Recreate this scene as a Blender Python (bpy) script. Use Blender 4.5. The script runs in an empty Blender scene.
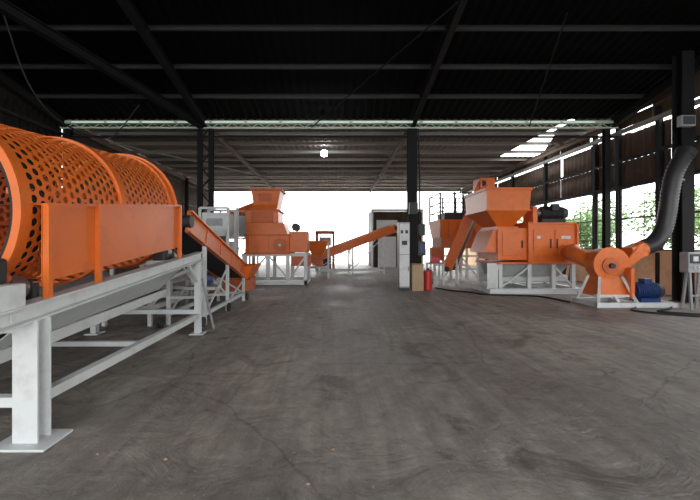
import bpy, math, random
from mathutils import Vector, Matrix
random.seed(7)
S = bpy.context.scene
S.view_settings.view_transform = 'Standard'
S.view_settings.exposure = 0.0

# ------------------------------------------------------------------ materials
def new_mat(name):
    m = bpy.data.materials.new(name); m.use_nodes = True
    nt = m.node_tree
    return m, nt, nt.nodes['Principled BSDF']

def paint(name, col, rough=.5, metal=0.0, var=.15, scale=2.0, dirt=None, dirt_amt=.5, bump=0.0, spec=.5):
    m, nt, b = new_mat(name)
    N, L = nt.nodes, nt.links
    tc = N.new('ShaderNodeTexCoord')
    n1 = N.new('ShaderNodeTexNoise'); n1.inputs['Scale'].default_value = scale; n1.inputs['Detail'].default_value = 6
    L.new(tc.outputs['Object'], n1.inputs['Vector'])
    mx = N.new('ShaderNodeMixRGB')
    mx.inputs[1].default_value = (*[max(0, c*(1-var)) for c in col], 1)
    mx.inputs[2].default_value = (*[min(1, c*(1+var)) for c in col], 1)
    L.new(n1.outputs['Fac'], mx.inputs[0])
    out = mx.outputs[0]
    if dirt:
        n2 = N.new('ShaderNodeTexNoise'); n2.inputs['Scale'].default_value = scale*2.3; n2.inputs['Detail'].default_value = 8
        n2.inputs['Roughness'].default_value = .65
        L.new(tc.outputs['Object'], n2.inputs['Vector'])
        r = N.new('ShaderNodeValToRGB')
        r.color_ramp.elements[0].position = .5; r.color_ramp.elements[0].color = (0, 0, 0, 1)
        r.color_ramp.elements[1].position = .72; r.color_ramp.elements[1].color = (dirt_amt,)*3+(1,)
        L.new(n2.outputs['Fac'], r.inputs[0])
        m2 = N.new('ShaderNodeMixRGB'); m2.inputs[2].default_value = (*dirt, 1)
        L.new(r.outputs[0], m2.inputs[0]); L.new(out, m2.inputs[1]); out = m2.outputs[0]
    L.new(out, b.inputs['Base Color'])
    b.inputs['Roughness'].default_value = rough
    b.inputs['Metallic'].default_value = metal
    b.inputs['Specular IOR Level'].default_value = spec
    if bump:
        bp = N.new('ShaderNodeBump'); bp.inputs['Strength'].default_value = bump; bp.inputs['Distance'].default_value = .02
        n3 = N.new('ShaderNodeTexNoise'); n3.inputs['Scale'].default_value = scale*12
        L.new(tc.outputs['Object'], n3.inputs['Vector']); L.new(n3.outputs['Fac'], bp.inputs['Height'])
        L.new(bp.outputs[0], b.inputs['Normal'])
    return m

ORANGE = paint('orange_paint', (.70, .150, .020), .40, var=.14, dirt=(.38, .11, .035), dirt_amt=.45)
ORANGE2 = paint('orange_paint_dusty', (.54, .125, .035), .6, var=.2, dirt=(.25, .10, .05), dirt_amt=.6)
WHITE = paint('white_paint', (.62, .65, .65), .45, var=.06, dirt=(.38, .35, .31), dirt_amt=.45)
GREY = paint('grey_paint', (.32, .34, .35), .5, var=.1, dirt=(.2, .17, .14), dirt_amt=.5)
STEEL = paint('bare_steel', (.30, .30, .30), .4, metal=.8, var=.2)
DARK = paint('dark_steel', (.026, .026, .028), .55, var=.3)
BLACK = paint('black_rubber', (.014, .014, .016), .7, var=.3)
DUCT = paint('black_flexible_duct', (.028, .028, .031), .42, var=.2)
BLUE = paint('blue_motor_paint', (.012, .038, .15), .45, var=.2)
RED = paint('red_paint', (.48, .02, .015), .4, var=.1)
TAN = paint('cardboard', (.42, .30, .19), .8, var=.15)
CREAM = paint('cream_plaster', (.86, .58, .36), .85, var=.12, scale=1.2, dirt=(.5, .32, .19), dirt_amt=.6, bump=.3)
ROOFD = paint('dark_roof_sheet', (.004, .004, .0045), .9, var=.4, scale=.6, spec=.05)  # near-black base holds the shade of the front ceiling
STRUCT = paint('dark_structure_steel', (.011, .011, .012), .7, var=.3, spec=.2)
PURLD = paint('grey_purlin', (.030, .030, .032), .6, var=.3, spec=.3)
ROOFB = paint('daylit_weathered_roof_sheet', (.135, .095, .075), .8, var=.4, scale=.5, dirt=(.06, .035, .025), dirt_amt=.8, spec=.2)  # lighter than the front roof: reflected daylight is put into the brown base
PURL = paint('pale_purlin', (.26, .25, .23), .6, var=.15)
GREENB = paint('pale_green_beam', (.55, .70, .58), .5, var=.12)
WALLB = paint('daylit_weathered_wall_sheet', (.12, .088, .068), .8, var=.35, scale=.5, dirt=(.06, .035, .025), dirt_amt=.7, spec=.2)  # lighter brown base carries the daylit look of the far bay wall
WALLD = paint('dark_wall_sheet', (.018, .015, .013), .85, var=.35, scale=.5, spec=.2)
PLANK = paint('old_boards', (.085, .058, .040), .85, var=.4, scale=1.5, spec=.2)
LEAF = paint('leaf_green', (.13, .24, .06), .7, var=.35, scale=1.0)
BARK = paint('bark', (.16, .11, .07), .9, var=.3)
GROUND = paint('outside_ground', (.55, .53, .48), .9, var=.12, scale=.3)
SCREEN = paint('console_face', (.05, .06, .07), .3, var=.1)

def emis(name, colr, st):
    m, nt, b = new_mat(name)
    b.inputs['Emission Color'].default_value = (*colr, 1)
    b.inputs['Emission Strength'].default_value = st
    return m
LAMP = emis('lamp_glass', (.85, .93, 1), 60)
BEAM_GLOW = emis('fluorescent_tube', (.80, 1, .88), .55)  # added glow for the pale beam line, not a known lamp

def floor_mat():
    m, nt, b = new_mat('stained_concrete')
    N, L = nt.nodes, nt.links
    tc = N.new('ShaderNodeTexCoord')
    def noise(scale, detail=8, rough=.6, vec=None, dist=0):
        n = N.new('ShaderNodeTexNoise'); n.inputs['Scale'].default_value = scale
        n.inputs['Detail'].default_value = detail; n.inputs['Roughness'].default_value = rough
        n.inputs['Distortion'].default_value = dist
        L.new(vec or tc.outputs['Object'], n.inputs['Vector']); return n
    def ramp(src, stops):
        r = N.new('ShaderNodeValToRGB'); e = r.color_ramp.elements
        e[0].position, e[0].color = stops[0][0], (*stops[0][1], 1)
        e[1].position, e[1].color = stops[1][0], (*stops[1][1], 1)
        for p, c in stops[2:]:
            k = e.new(p); k.color = (*c, 1)
        L.new(src, r.inputs[0]); return r
    def mul(a, bb, f=1):
        x = N.new('ShaderNodeMixRGB'); x.blend_type = 'MULTIPLY'; x.inputs[0].default_value = f
        L.new(a, x.inputs[1]); L.new(bb, x.inputs[2]); return x.outputs[0]
    n1 = noise(.40, 10, .68, dist=.5)
    base = ramp(n1.outputs['Fac'], [(.34, (.22, .190, .165)), (.66, (.60, .53, .46)), (.5, (.40, .355, .315))])
    n2 = noise(6, 12, .75)
    fine = ramp(n2.outputs['Fac'], [(.32, (.60, .60, .60)), (.66, (1.0, 1.0, 1.0))])
    o = mul(base.outputs[0], fine.outputs[0])
    for rot, sc in ((.35, (2.6, .20, 1)), (-.5, (2.0, .22, 1))):
        mp = N.new('ShaderNodeMapping'); mp.inputs['Scale'].default_value = sc; mp.inputs['Rotation'].default_value = (0, 0, rot)
        L.new(tc.outputs['Object'], mp.inputs['Vector'])
        n3 = noise(1.3, 7, .62, mp.outputs[0], 1.4)
        st = ramp(n3.outputs['Fac'], [(.38, (.70, .70, .70)), (.60, (1.0, 1.0, 1.0))])
        o = mul(o, st.outputs[0], .7)
    wv = N.new('ShaderNodeTexWave'); wv.wave_type = 'RINGS'; wv.rings_direction = 'Z'
    wv.inputs['Scale'].default_value = .9; wv.inputs['Distortion'].default_value = 5; wv.inputs['Detail'].default_value = 4; wv.inputs['Detail Scale'].default_value = .8
    mp = N.new('ShaderNodeMapping'); mp.inputs['Location'].default_value = (-3.5, -2.5, 0); L.new(tc.outputs['Object'], mp.inputs['Vector']); L.new(mp.outputs[0], wv.inputs['Vector'])
    sw = ramp(wv.outputs['Fac'], [(.1, (.84, .84, .84)), (.5, (1, 1, 1))]); o = mul(o, sw.outputs[0], .5)
    n5 = noise(1.3, 7, .66, dist=1.0)
    oil = ramp(n5.outputs['Fac'], [(.34, (.38, .36, .35)), (.44, (1, 1, 1))]); o = mul(o, oil.outputs[0], .75)
    nd = noise(1.5, 4, .5)
    addv = N.new('ShaderNodeMixRGB'); addv.blend_type = 'ADD'; addv.inputs[0].default_value = .35
    L.new(tc.outputs['Object'], addv.inputs[1]); L.new(nd.outputs['Color'], addv.inputs[2])
    v = N.new('ShaderNodeTexVoronoi'); v.feature = 'DISTANCE_TO_EDGE'; v.inputs['Scale'].default_value = .33
    L.new(addv.outputs[0], v.inputs['Vector'])
    cr = ramp(v.outputs['Distance'], [(.0, (.45, .45, .45)), (.006, (1, 1, 1))]); o = mul(o, cr.outputs[0], .7)
    n4 = noise(34, 3, .5)
    spk = ramp(n4.outputs['Fac'], [(.68, (0, 0, 0)), (.74, (.6, .6, .6))])
    mx = N.new('ShaderNodeMixRGB'); mx.inputs[2].default_value = (.7, .64, .58, 1)
    L.new(spk.outputs[0], mx.inputs[0]); L.new(o, mx.inputs[1])
    L.new(mx.outputs[0], b.inputs['Base Color'])
    rr = ramp(n1.outputs['Fac'], [(.35, (.42, .42, .42)), (.65, (.75, .75, .75))])
    L.new(rr.outputs[0], b.inputs['Roughness'])
    bp = N.new('ShaderNodeBump'); bp.inputs['Strength'].default_value = .8; bp.inputs['Distance'].default_value = .03
    L.new(n2.outputs['Fac'], bp.inputs['Height'])
    bp2 = N.new('ShaderNodeBump'); bp2.inputs['Strength'].default_value = .6; bp2.inputs['Distance'].default_value = .10
    L.new(n5.outputs['Fac'], bp2.inputs['Height']); L.new(bp.outputs[0], bp2.inputs['Normal'])
    L.new(bp2.outputs[0], b.inputs['Normal'])
    return m
FLOOR = floor_mat()

# ------------------------------------------------------------------ builders
col = S.collection
def group(name, loc=(0, 0, 0)):
    e = bpy.data.objects.new(name, None); e.empty_display_size = .2
    e.location = loc; col.objects.link(e); return e

def mobj(parent, name, verts, faces, mat, smooth=False, bevel=0, solid=0):
    me = bpy.data.meshes.new(name); me.from_pydata([tuple(v) for v in verts], [], faces)
    me.materials.append(mat); me.update()
    if smooth:
        for p in me.polygons: p.use_smooth = True
    o = bpy.data.objects.new(name, me); col.objects.link(o)
    if parent:
        o.parent = parent
        o.matrix_parent_inverse = Matrix.Translation(-Vector(parent.location))
    if solid:
        s = o.modifiers.new('solid', 'SOLIDIFY'); s.thickness = solid; s.offset = 0
    if bevel:
        b = o.modifiers.new('bevel', 'BEVEL'); b.width = bevel; b.segments = 2; b.limit_method = 'ANGLE'
    return o

BF = [(0, 3, 2, 1), (4, 5, 6, 7), (0, 1, 5, 4), (1, 2, 6, 5), (2, 3, 7, 6), (3, 0, 4, 7)]
def boxgeo(V, F, x0, x1, y0, y1, z0, z1):
    n = len(V)
    V += [(x0, y0, z0), (x1, y0, z0), (x1, y1, z0), (x0, y1, z0), (x0, y0, z1), (x1, y0, z1), (x1, y1, z1), (x0, y1, z1)]
    F += [tuple(n+i for i in f) for f in BF]
def boxes(parent, name, lst, mat, bevel=0):
    V, F = [], []
    for b in lst: boxgeo(V, F, *b)
    return mobj(parent, name, V, F, mat, bevel=bevel)
def box(parent, name, x0, x1, y0, y1, z0, z1, mat, bevel=.008):
    return boxes(parent, name, [(x0, x1, y0, y1, z0, z1)], mat, bevel)

def frame_of(p, q):
    d = (Vector(q)-Vector(p)); L = d.length; d.normalize()
    up = Vector((0, 0, 1))
    if abs(d.dot(up)) > .95: up = Vector((0, 1, 0))
    s = d.cross(up).normalized(); u = s.cross(d).normalized()
    return d, s, u, L
def beamgeo(V, F, p, q, w, h, prof='box'):
    d, s, u, L = frame_of(p, q); p, q = Vector(p), Vector(q)
    t = max(.012, min(w, h)*.12)
    if prof == 'box': R = [(-w/2, w/2, -h/2, h/2)]
    elif prof == 'I': R = [(-w/2, w/2, h/2-t, h/2), (-w/2, w/2, -h/2, -h/2+t), (-t/2, t/2, -h/2+t, h/2-t)]
    elif prof == 'C': R = [(-w/2, w/2, h/2-t, h/2), (-w/2, w/2, -h/2, -h/2+t), (-w/2, -w/2+t, -h/2+t, h/2-t)]
    elif prof == 'L': R = [(-w/2, w/2, -h/2, -h/2+t), (-w/2, -w/2+t, -h/2+t, h/2)]
    for a, b, c, e in R:
        n = len(V)
        for base in (p, q):
            for (x, y) in ((a, c), (b, c), (b, e), (a, e)):
                V.append(tuple(base+s*x+u*y))
        F += [(n, n+1, n+2, n+3), (n+7, n+6, n+5, n+4)]
        for i in range(4):
            j = (i+1) % 4; F.append((n+i, n+4+i, n+4+j, n+j))
def beams(parent, name, lst, mat, prof='box', bevel=0):
    V, F = [], []
    for it in lst:
        p, q, w, h = it[:4]; beamgeo(V, F, p, q, w, h, it[4] if len(it) > 4 else prof)
    return mobj(parent, name, V, F, mat, bevel=bevel)
def beam(parent, name, p, q, w, h, mat, prof='box', bevel=.004):
    return beams(parent, name, [(p, q, w, h)], mat, prof, bevel)

def cylgeo(V, F, p, q, r0, r1=None, n=24, caps=True):
    r1 = r0 if r1 is None else r1
    d, s, u, L = frame_of(p, q); p, q = Vector(p), Vector(q); b = len(V)
    for base, r in ((p, r0), (q, r1)):
        for i in range(n):
            a = 2*math.pi*i/n; V.append(tuple(base+s*r*math.cos(a)+u*r*math.sin(a)))
    for i in range(n):
        j = (i+1) % n; F.append((b+i, b+n+i, b+n+j, b+j))
    if caps:
        F.append(tuple(b+i for i in range(n))); F.append(tuple(b+n+i for i in reversed(range(n))))
def cyls(parent, name, lst, mat, n=24, bevel=.004):
    V, F = [], []
    for it in lst: cylgeo(V, F, it[0], it[1], it[2], it[3] if len(it) > 3 else None, n)
    return mobj(parent, name, V, F, mat, bevel=bevel)
def cyl(parent, name, p, q, r, mat, r1=None, n=28, bevel=.004):
    return cyls(parent, name, [(p, q, r, r if r1 is None else r1)], mat, n, bevel)

def catmull(pts, k=10):
    P = [Vector(p) for p in pts]; P = [2*P[0]-P[1]]+P+[2*P[-1]-P[-2]]; out = []
    for i in range(1, len(P)-2):
        for j in range(k):
            t = j/k; a, b, c, d = P[i-1], P[i], P[i+1], P[i+2]
            out.append(.5*((2*b)+(c-a)*t+(2*a-5*b+4*c-d)*t*t+(-a+3*b-3*c+d)*t**3))
    out.append(P[-2]); return out
def sweep(parent, name, pts, rad, mat, n=16, k=10, caps=True):
    C = catmull(pts, k) if k > 1 else [Vector(p) for p in pts]
    V, F = [], []; m = len(C); s = None
    for i, c in enumerate(C):
        d = (C[min(i+1, m-1)]-C[max(i-1, 0)]).normalized()
        if s is None:
            s = d.orthogonal().normalized()
        s = (s-d*s.dot(d)).normalized(); u = d.cross(s)
        r = rad(i/(m-1), i) if callable(rad) else rad
        for j in range(n):
            a = 2*math.pi*j/n; V.append(tuple(c+s*r*math.cos(a)+u*r*math.sin(a)))
    for i in range(m-1):
        for j in range(n):
            k2 = (j+1) % n; F.append((i*n+j, i*n+k2, (i+1)*n+k2, (i+1)*n+j))
    if caps:
        F.append(tuple(reversed(range(n)))); F.append(tuple((m-1)*n+j for j in range(n)))
    return mobj(parent, name, V, F, mat, smooth=True)

def frustum(parent, name, b, z0, t, z1, mat, open_top=False, open_bot=False, solid=0, bevel=.006):
    V = [(b[0], b[2], z0), (b[1], b[2], z0), (b[1], b[3], z0), (b[0], b[3], z0),
         (t[0], t[2], z1), (t[1], t[2], z1), (t[1], t[3], z1), (t[0], t[3], z1)]
    F = list(BF[2:])
    if not open_bot: F.append(BF[0])
    if not open_top: F.append(BF[1])
    return mobj(parent, name, V, F, mat, bevel=bevel, solid=solid)

def corr(parent, name, o, u, ulen, v, vlen, mat, amp=.03, pitch=.28, per=6):
    o, u, v = Vector(o), Vector(u).normalized(), Vector(v).normalized()
    nrm = u.cross(v).normalized(); k = max(2, int(ulen/pitch*per)); V, F = [], []
    for i in range(k+1):
        a = ulen*i/k; h = amp*math.sin(2*math.pi*a/pitch)
        for b in (0, vlen): V.append(tuple(o+u*a+v*b+nrm*h))
    for i in range(k): F.append((2*i, 2*i+2, 2*i+3, 2*i+1))
    return mobj(parent, name, V, F, mat, smooth=True, solid=.004)

# ------------------------------------------------------------------ room shell
XL, XR, YB, YM, YF = -10.4, 10.7, -7.0, 14.5, 32.0
def roof_z(y):
    if y >= YM: return 6.35
    if y >= 0: return 6.35+.2*(YM-y)
    return 6.35+.2*YM+.2*y

mobj(None, 'floor', [(XL-.2, YB, 0), (XR+.2, YB, 0), (XR+.2, YF, 0), (XL-.2, YF, 0)], [(0, 1, 2, 3)], FLOOR)
mobj(None, 'ground', [(-90, -60, -.06), (90, -60, -.06), (90, 160, -.06), (-90, 160, -.06)], [(0, 1, 2, 3)], GROUND)

ceil = group('ceiling', (0, 10, 6.5))
sl = math.sqrt(1+.04)
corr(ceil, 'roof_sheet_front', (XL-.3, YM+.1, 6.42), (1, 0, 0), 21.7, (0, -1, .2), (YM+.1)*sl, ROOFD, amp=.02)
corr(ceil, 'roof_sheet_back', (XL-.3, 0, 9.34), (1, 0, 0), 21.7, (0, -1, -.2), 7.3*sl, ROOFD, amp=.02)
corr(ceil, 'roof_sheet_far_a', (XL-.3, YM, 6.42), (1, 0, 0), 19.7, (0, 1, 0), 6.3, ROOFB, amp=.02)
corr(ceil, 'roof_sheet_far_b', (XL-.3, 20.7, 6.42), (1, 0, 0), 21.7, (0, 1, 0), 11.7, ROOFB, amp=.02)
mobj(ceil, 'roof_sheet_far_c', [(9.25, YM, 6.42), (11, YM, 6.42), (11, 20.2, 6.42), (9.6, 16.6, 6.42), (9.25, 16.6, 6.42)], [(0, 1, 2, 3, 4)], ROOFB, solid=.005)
pl = []
y = YM-1.6
while y > -6.6:
    z = roof_z(y)-.02
    pl.append(((XL, y, z), (XR, y, z), .07, .13)); y -= 1.5
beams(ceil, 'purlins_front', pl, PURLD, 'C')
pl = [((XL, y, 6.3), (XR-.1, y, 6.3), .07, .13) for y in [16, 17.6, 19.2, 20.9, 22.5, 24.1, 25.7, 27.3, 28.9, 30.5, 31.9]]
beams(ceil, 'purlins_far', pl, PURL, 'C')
rf = []
for x in (-10.2, -4.9, 2.94, 10.5):
    rf.append(((x, YM, 6.15), (x, 0, 6.15+.2*YM), .16, .3)); rf.append(((x, 0, 6.15+.2*YM), (x, -6.9, 6.15+.2*YM-1.38), .16, .3))
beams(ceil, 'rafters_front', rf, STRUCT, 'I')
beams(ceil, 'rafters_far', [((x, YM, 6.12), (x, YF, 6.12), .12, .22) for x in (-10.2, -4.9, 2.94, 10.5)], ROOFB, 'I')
beams(ceil, 'wind_braces', [((-8.6, 7.2, 7.5), (-5.0, YM-.2, 6.1), .22, .26, 'I'), ((-1, YM, 6.0), (2.9, 8.6, 7.2), .03, .03), ((7.4, YM, 6.1), (5.5, 9, 7.1), .03, .03)], STRUCT)
beams(ceil, 'far_braces', [((-9.8, 16.5, 6.05), (-5, 24, 6.05), .06, .06), ((-4.9, 31, 6.05), (-9.8, 25, 6.05), .06, .06), ((3, 24, 6.05), (10.3, 31, 6.05), .06, .06), ((3, 24, 6.05), (-4.8, 31, 6.05), .05, .05)], PURL)

tb = group('trim_1', (0, YM, 6.2))
beams(tb, 'green_top_chord', [((XL, YM-.12, 6.24), (XR, YM-.12, 6.24), .14, .10)], GREENB)
beams(tb, 'green_bottom_chord', [((XL, YM-.12, 6.03), (XR, YM-.12, 6.03), .12, .05)], GREENB)
wb = []
for i in range(42):
    x = XL+.25+i*.5
    wb.append(((x, YM-.12, 6.05), (x+.25, YM-.12, 6.2), .02, .02)); wb.append(((x+.25, YM-.12, 6.2), (x+.5, YM-.12, 6.05), .02, .02))
beams(tb, 'green_lacing', wb, GREENB)
beams(tb, 'lower_tie', [((XL, YM, 5.72), (XR, YM, 5.72), .07, .07)], STRUCT)
cyls(tb, 'beam_glow_rods', [((XL+.5+i*1.32, YM-.21, 6.22), (XL+1.7+i*1.32, YM-.21, 6.22), .022) for i in range(15)], BEAM_GLOW, 10, 0)  # glowing rods added along the beam to brighten its line
boxes(tb, 'glow_rod_battens', [(XL+.48+i*1.32, XL+1.72+i*1.32, YM-.19, YM-.16, 6.19, 6.25) for i in range(15)], WHITE)  # backing strips for the added glowing rods

# columns
c1 = group('steel_column', (2.94, YM, 0))
beam(c1, 'shaft', (2.94, YM, 0.02), (2.94, YM, 6.05), .34, .30, STRUCT, 'I')
box(c1, 'base_plate', 2.7, 3.18, YM-.24, YM+.24, 0, .03, DARK)
boxes(c1, 'switch_boxes', [(3.12, 3.42, YM-.2, YM, 1.2, 1.75), (3.15, 3.4, YM-.2, YM, 1.95, 2.4), (2.78, 3.1, YM-.33, YM-.16, 2.75, 3.2)], DARK, .01)
boxes(c1, 'switch_covers', [(3.18, 3.36, YM-.22, YM-.2, 1.3, 1.65)], BLUE, .004)
sweep(c1, 'conduit', [(3.2, YM-.1, 2.4), (3.2, YM-.12, 4), (3.16, YM-.1, 6)], .03, BLACK, 8)
c2 = group('lattice_column', (-4.9, YM, 0))
beams(c2, 'legs', [((-5.15, YM, 0.02), (-5.15, YM, 6.05), .16, .2), ((-4.72, YM, 0.02), (-4.72, YM, 6.05), .16, .2)], STRUCT, 'I')
lc = []
for i in range(12):
    z = .3+i*.48; a, b = (-5.12, -4.75) if i % 2 else (-4.75, -5.12)
    lc.append(((a, YM-.08, z), (b, YM-.08, z+.48), .03, .05))
beams(c2, 'lacing', lc, STRUCT); box(c2, 'base_plate', -5.35, -4.5, YM-.2, YM+.2, 0, .03, DARK)
for (x, yy) in ((10.35, YM), (-10.15, YM), (9.8, 10.7), (10.35, 3.5), (-10.15, 4), (-10.15, 26), (10.4, 26)):
    c = group('steel_column', (x, yy, 0)); zt = roof_z(yy)-.12
    w = .34 if yy == 10.7 else .2
    beam(c, 'shaft', (x, yy, .02), (x, yy, zt), w, w, STRUCT, 'I'); box(c, 'base_plate', x-.22, x+.22, yy-.22, yy+.22, 0, .025, DARK)
    if yy == 10.7:
        box(c, 'floodlight_housing', 9.45, 9.85, 10.36, 10.52, 4.85, 5.15, GREY, .02)
        boxes(c, 'floodlight_glass', [(9.49, 9.81, 10.345, 10.36, 4.89, 5.11)], SCREEN)
        beam(c, 'duct_clamp', (9.35, 10.3, 3.4), (9.75, 10.6, 3.4), .05, .05, STEEL)

# left wall
wl = group('wall_left', (XL, 12, 0))
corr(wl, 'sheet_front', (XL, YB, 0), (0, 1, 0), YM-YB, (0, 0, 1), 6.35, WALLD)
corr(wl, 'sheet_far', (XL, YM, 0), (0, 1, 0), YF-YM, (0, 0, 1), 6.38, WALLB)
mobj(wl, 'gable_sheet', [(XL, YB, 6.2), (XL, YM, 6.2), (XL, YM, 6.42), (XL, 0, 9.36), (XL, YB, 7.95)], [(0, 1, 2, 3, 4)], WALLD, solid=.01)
beams(wl, 'girts', [((XL+.08, YB, z), (XL+.08, YF, z), .07, .1) for z in (1.4, 2.9, 4.4, 5.8)], STRUCT)

# right wall
wr = group('wall_right', (XR, 12, 0))
box(wr, 'dado_wall', XR, XR+.15, YB, YF, 0, 1.35, CREAM, .01)
box(wr, 'dado_cap', XR-.03, XR+.18, YB, YF, 1.35, 1.41, CREAM, .01)
posts = [-7, -3.5, 0, 3.5, 7, 10.2, 12.6, 14.4, 15.7, 19.4, 23, 27, 31.9]
beams(wr, 'posts', [((XR+.05, p, 0), (XR+.05, p, 6.2), .14, .16) for p in posts], STRUCT)
beams(wr, 'rails', [((XR+.02, YB, z), (XR+.02, YF, z), .07, .1) for z in (3.78, 4.75)], STRUCT)
beams(wr, 'eave_beam', [((XR-.05, YB, 5.8), (XR-.05, YF, 5.8), .1, .14)], PURL)
yy = YB; k = 0
while yy < YF-.1:
    w = min(random.uniform(1.1, 2.2), YF-yy)
    z0 = 3.8+random.uniform(-.15, .05); zg = random.choice([.0, .03, .07])
    corr(wr, 'sheet_%d' % k, (XR+.12, yy+.02, z0), (0, 1, 0), w-random.choice([.02, .03, .09]), (0, 0, 1), 4.72-z0, PLANK if yy < YM else WALLB)
    corr(wr, 'sheet_up_%d' % k, (XR+.13, yy+.02, 4.75+zg), (0, 1, 0), w-random.choice([.02, .02, .12]), (0, 0, 1), 1.0-zg-random.choice([0, .04, .06]), PLANK if yy < YM else WALLB)
    if yy > YM-.5:
        corr(wr, 'sheet_top_%d' % k, (XR+.10, yy+.02, 5.8), (0, 1, 0), w-.02, (0, 0, 1), random.choice([.5, .58, .6]), WALLB)
    yy += w; k += 1
gp = []
y = YB+.1
while y < YM-.2:
    zt = roof_z(y)+.02; w = random.uniform(.5, .9)
    zz = 5.95
    while zz < zt-.12:
        h = min(random.uniform(.3, .45), zt-zz)
        gp.append((XR+.08, XR+.11, y, y+w-random.choice([.01, .02, .05]), zz+random.choice([0, .01, .05]), zz+h)); zz += h
    y += w
boxes(wr, 'gable_planks', gp, PLANK)
beams(wr, 'leaning_boards', [((XR-.45, y0, .02), (XR-.05, y0+.15, h), .16, .03) for y0, h in ((16.6, 2.2), (17.1, 1.9))], PLANK)
for i in range(len(posts)-1):
    a, b = posts[i]+.08, posts[i+1]-.08
    g = group('window_%d' % (i+1), (XR+.06, (a+b)/2, 1.41))
    L = [(XR+.04, XR+.09, a, b, 1.41, 1.46), (XR+.04, XR+.09, a, b, 3.70, 3.76), (XR+.04, XR+.09, a, a+.05, 1.46, 3.70), (XR+.04, XR+.09, b-.05, b, 1.46, 3.70)]
    n = max(2, int((b-a)/.42))
    for j in range(1, n): yy = a+(b-a)*j/n; L.append((XR+.055, XR+.07, yy-.012, yy+.012, 1.46, 3.70))
    for j in range(1, 7): z = 1.46+2.24*j/7; L.append((XR+.07, XR+.085, a+.05, b-.05, z-.011, z+.011))
    L.append((XR+.05, XR+.09, a, b, 2.55, 2.61))
    boxes(g, 'mesh_frame', L, DARK)
beams(ceil, 'fascia_far', [((XL, YF+.05, 6.2), (XR, YF+.05, 6.2), .06, .2)], PURL)

# ------------------------------------------------------------------ trommel screen
T = group('trommel_screen', (-3.4, 4.5, 0))
s5 = .087
Y0, Y1 = 3.05, 5.95; R = .85; AX = -3.4
def zc(y): return 1.88+s5*(y-3.07)
def perforated(name, ya, yb, na, pitch, rhole):
    V, F = [], []; rows = max(1, round((yb-ya)/pitch)); p = (yb-ya)/rows; th = 2*math.pi/na
    def P(y, a): return (AX+R*math.cos(a), y, zc(y)+R*math.sin(a))
    K = 16
    for r in range(rows):
        yc = ya+(r+.5)*p
        for c in range(na):
            ac = (c+(.5 if r % 2 else 0))*th; n = len(V)
            for k in range(K):
                t = 2*math.pi*k/K; cx, cy = math.cos(t), math.sin(t); m = max(abs(cx), abs(cy))
                V.append(P(yc+cx/m*p/2, ac+cy/m*th/2)); V.append(P(yc+cx*rhole, ac+cy*rhole/R))
            for k in range(K):
                j = (k+1) % K; F.append((n+2*k, n+2*j, n+2*j+1, n+2*k+1))
    return mobj(T, name, V, F, ORANGE, solid=.008)
def band(name, ya, yb, r0, r1, mat=ORANGE, n=96):
    V, F = [], []
    for (yy, r) in ((ya, r1), (yb, r1), (yb, r0), (ya, r0)):
        for i in range(n):
            a = 2*math.pi*i/n; V.append((AX+r*math.cos(a), yy, zc(yy)+r*math.sin(a)))
    for k in range(4):
        for i in range(n):
            j = (i+1) % n; kk = (k+1) % 4; F.append((k*n+i, kk*n+i, kk*n+j, k*n+j))
    return mobj(T, name, V, F, mat)
perforated('screen_drum_near', Y0+.13, 4.50, 54, .094, .036)
perforated('screen_drum_far', 4.60, Y1-.1, 54, .094, .036)
band('near_rim', Y0, Y0+.13, .83, .868); band('near_flange', Y0-.02, Y0+.01, .83, .895)
band('mid_ring', 4.50, 4.60, .84, .885); band('far_rim', Y1-.1, Y1+.04, .83, .88)
band('far_flange', Y1+.04, Y1+.07, .78, .91)
band('inner_shade_ring', Y0-.01, Y0+.35, .80, .828, BLACK)  # black ring puts the shade of the drum interior into colour
beams(T, 'inner_bars', [((AX+.8*math.cos(a), Y0, zc(Y0)+.8*math.sin(a)), (AX+.8*math.cos(a), Y1, zc(Y1)+.8*math.sin(a)), .05, .05) for a in [i*math.pi/4+.2 for i in range(8)]], ORANGE2)
for sx, tag in ((-2.47, 'right'), (-4.33, 'left')):
    d = 1 if sx > AX else -1
    def gz(y, top): return (1.94 if top else 1.29)+.10*(y-3.22)
    V = [(sx, 3.2, gz(3.2, 0)), (sx, 6.0, gz(6.0, 0)), (sx, 6.0, gz(6, 1)), (sx, 3.2, gz(3.2, 1)),
         (sx-.10*d, 3.2, gz(3.2, 1)+.012), (sx-.10*d, 6.0, gz(6, 1)+.012), (sx-.07*d, 3.2, gz(3.2, 0)), (sx-.07*d, 6.0, gz(6, 0))]
    mobj(T, 'side_guard_'+tag, V, [(0, 1, 2, 3), (3, 2, 5, 4), (0, 6, 7, 1)], ORANGE, solid=.008)
    beams(T, 'guard_posts_'+tag, [((sx+.03*d, yy, 1.14+.087*(yy-3.1)), (sx+.03*d, yy, gz(yy, 1)), .05, .05) for yy in (3.23, 3.92, 5.97)], ORANGE)
    beams(T, 'guard_lip_'+tag, [((sx+.02*d, 3.2, gz(3.2, 1)), (sx+.02*d, 6.0, gz(6, 1)), .05, .03)], ORANGE)
    x = sx+.0
    beam(T, 'main_beam_'+tag, (x, 2.1, .98), (x, 7.0, 1.405), .15, .15, WHITE, 'I')
    beams(T, 'legs_'+tag, [((x, 3.1, .02), (x, 3.1, 1.0), .2, .15), ((x, 6.85, .02), (x, 6.85, 1.32), .1, .1)], WHITE, 'I')
    boxes(T, 'foot_plates_'+tag, [(x-.22, x+.22, 2.93, 3.27, 0, .02), (x-.12, x+.12, 6.73, 6.97, 0, .02)], WHITE, .003)
    beam(T, 'lower_rail_'+tag, (x, 3.18, .33), (x, 6.8, .33), .09, .09, WHITE)
    beams(T, 'gusset_'+tag, [((x, 6.8, .95), (x, 6.4, 1.25), .05, .05)], WHITE)
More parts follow.
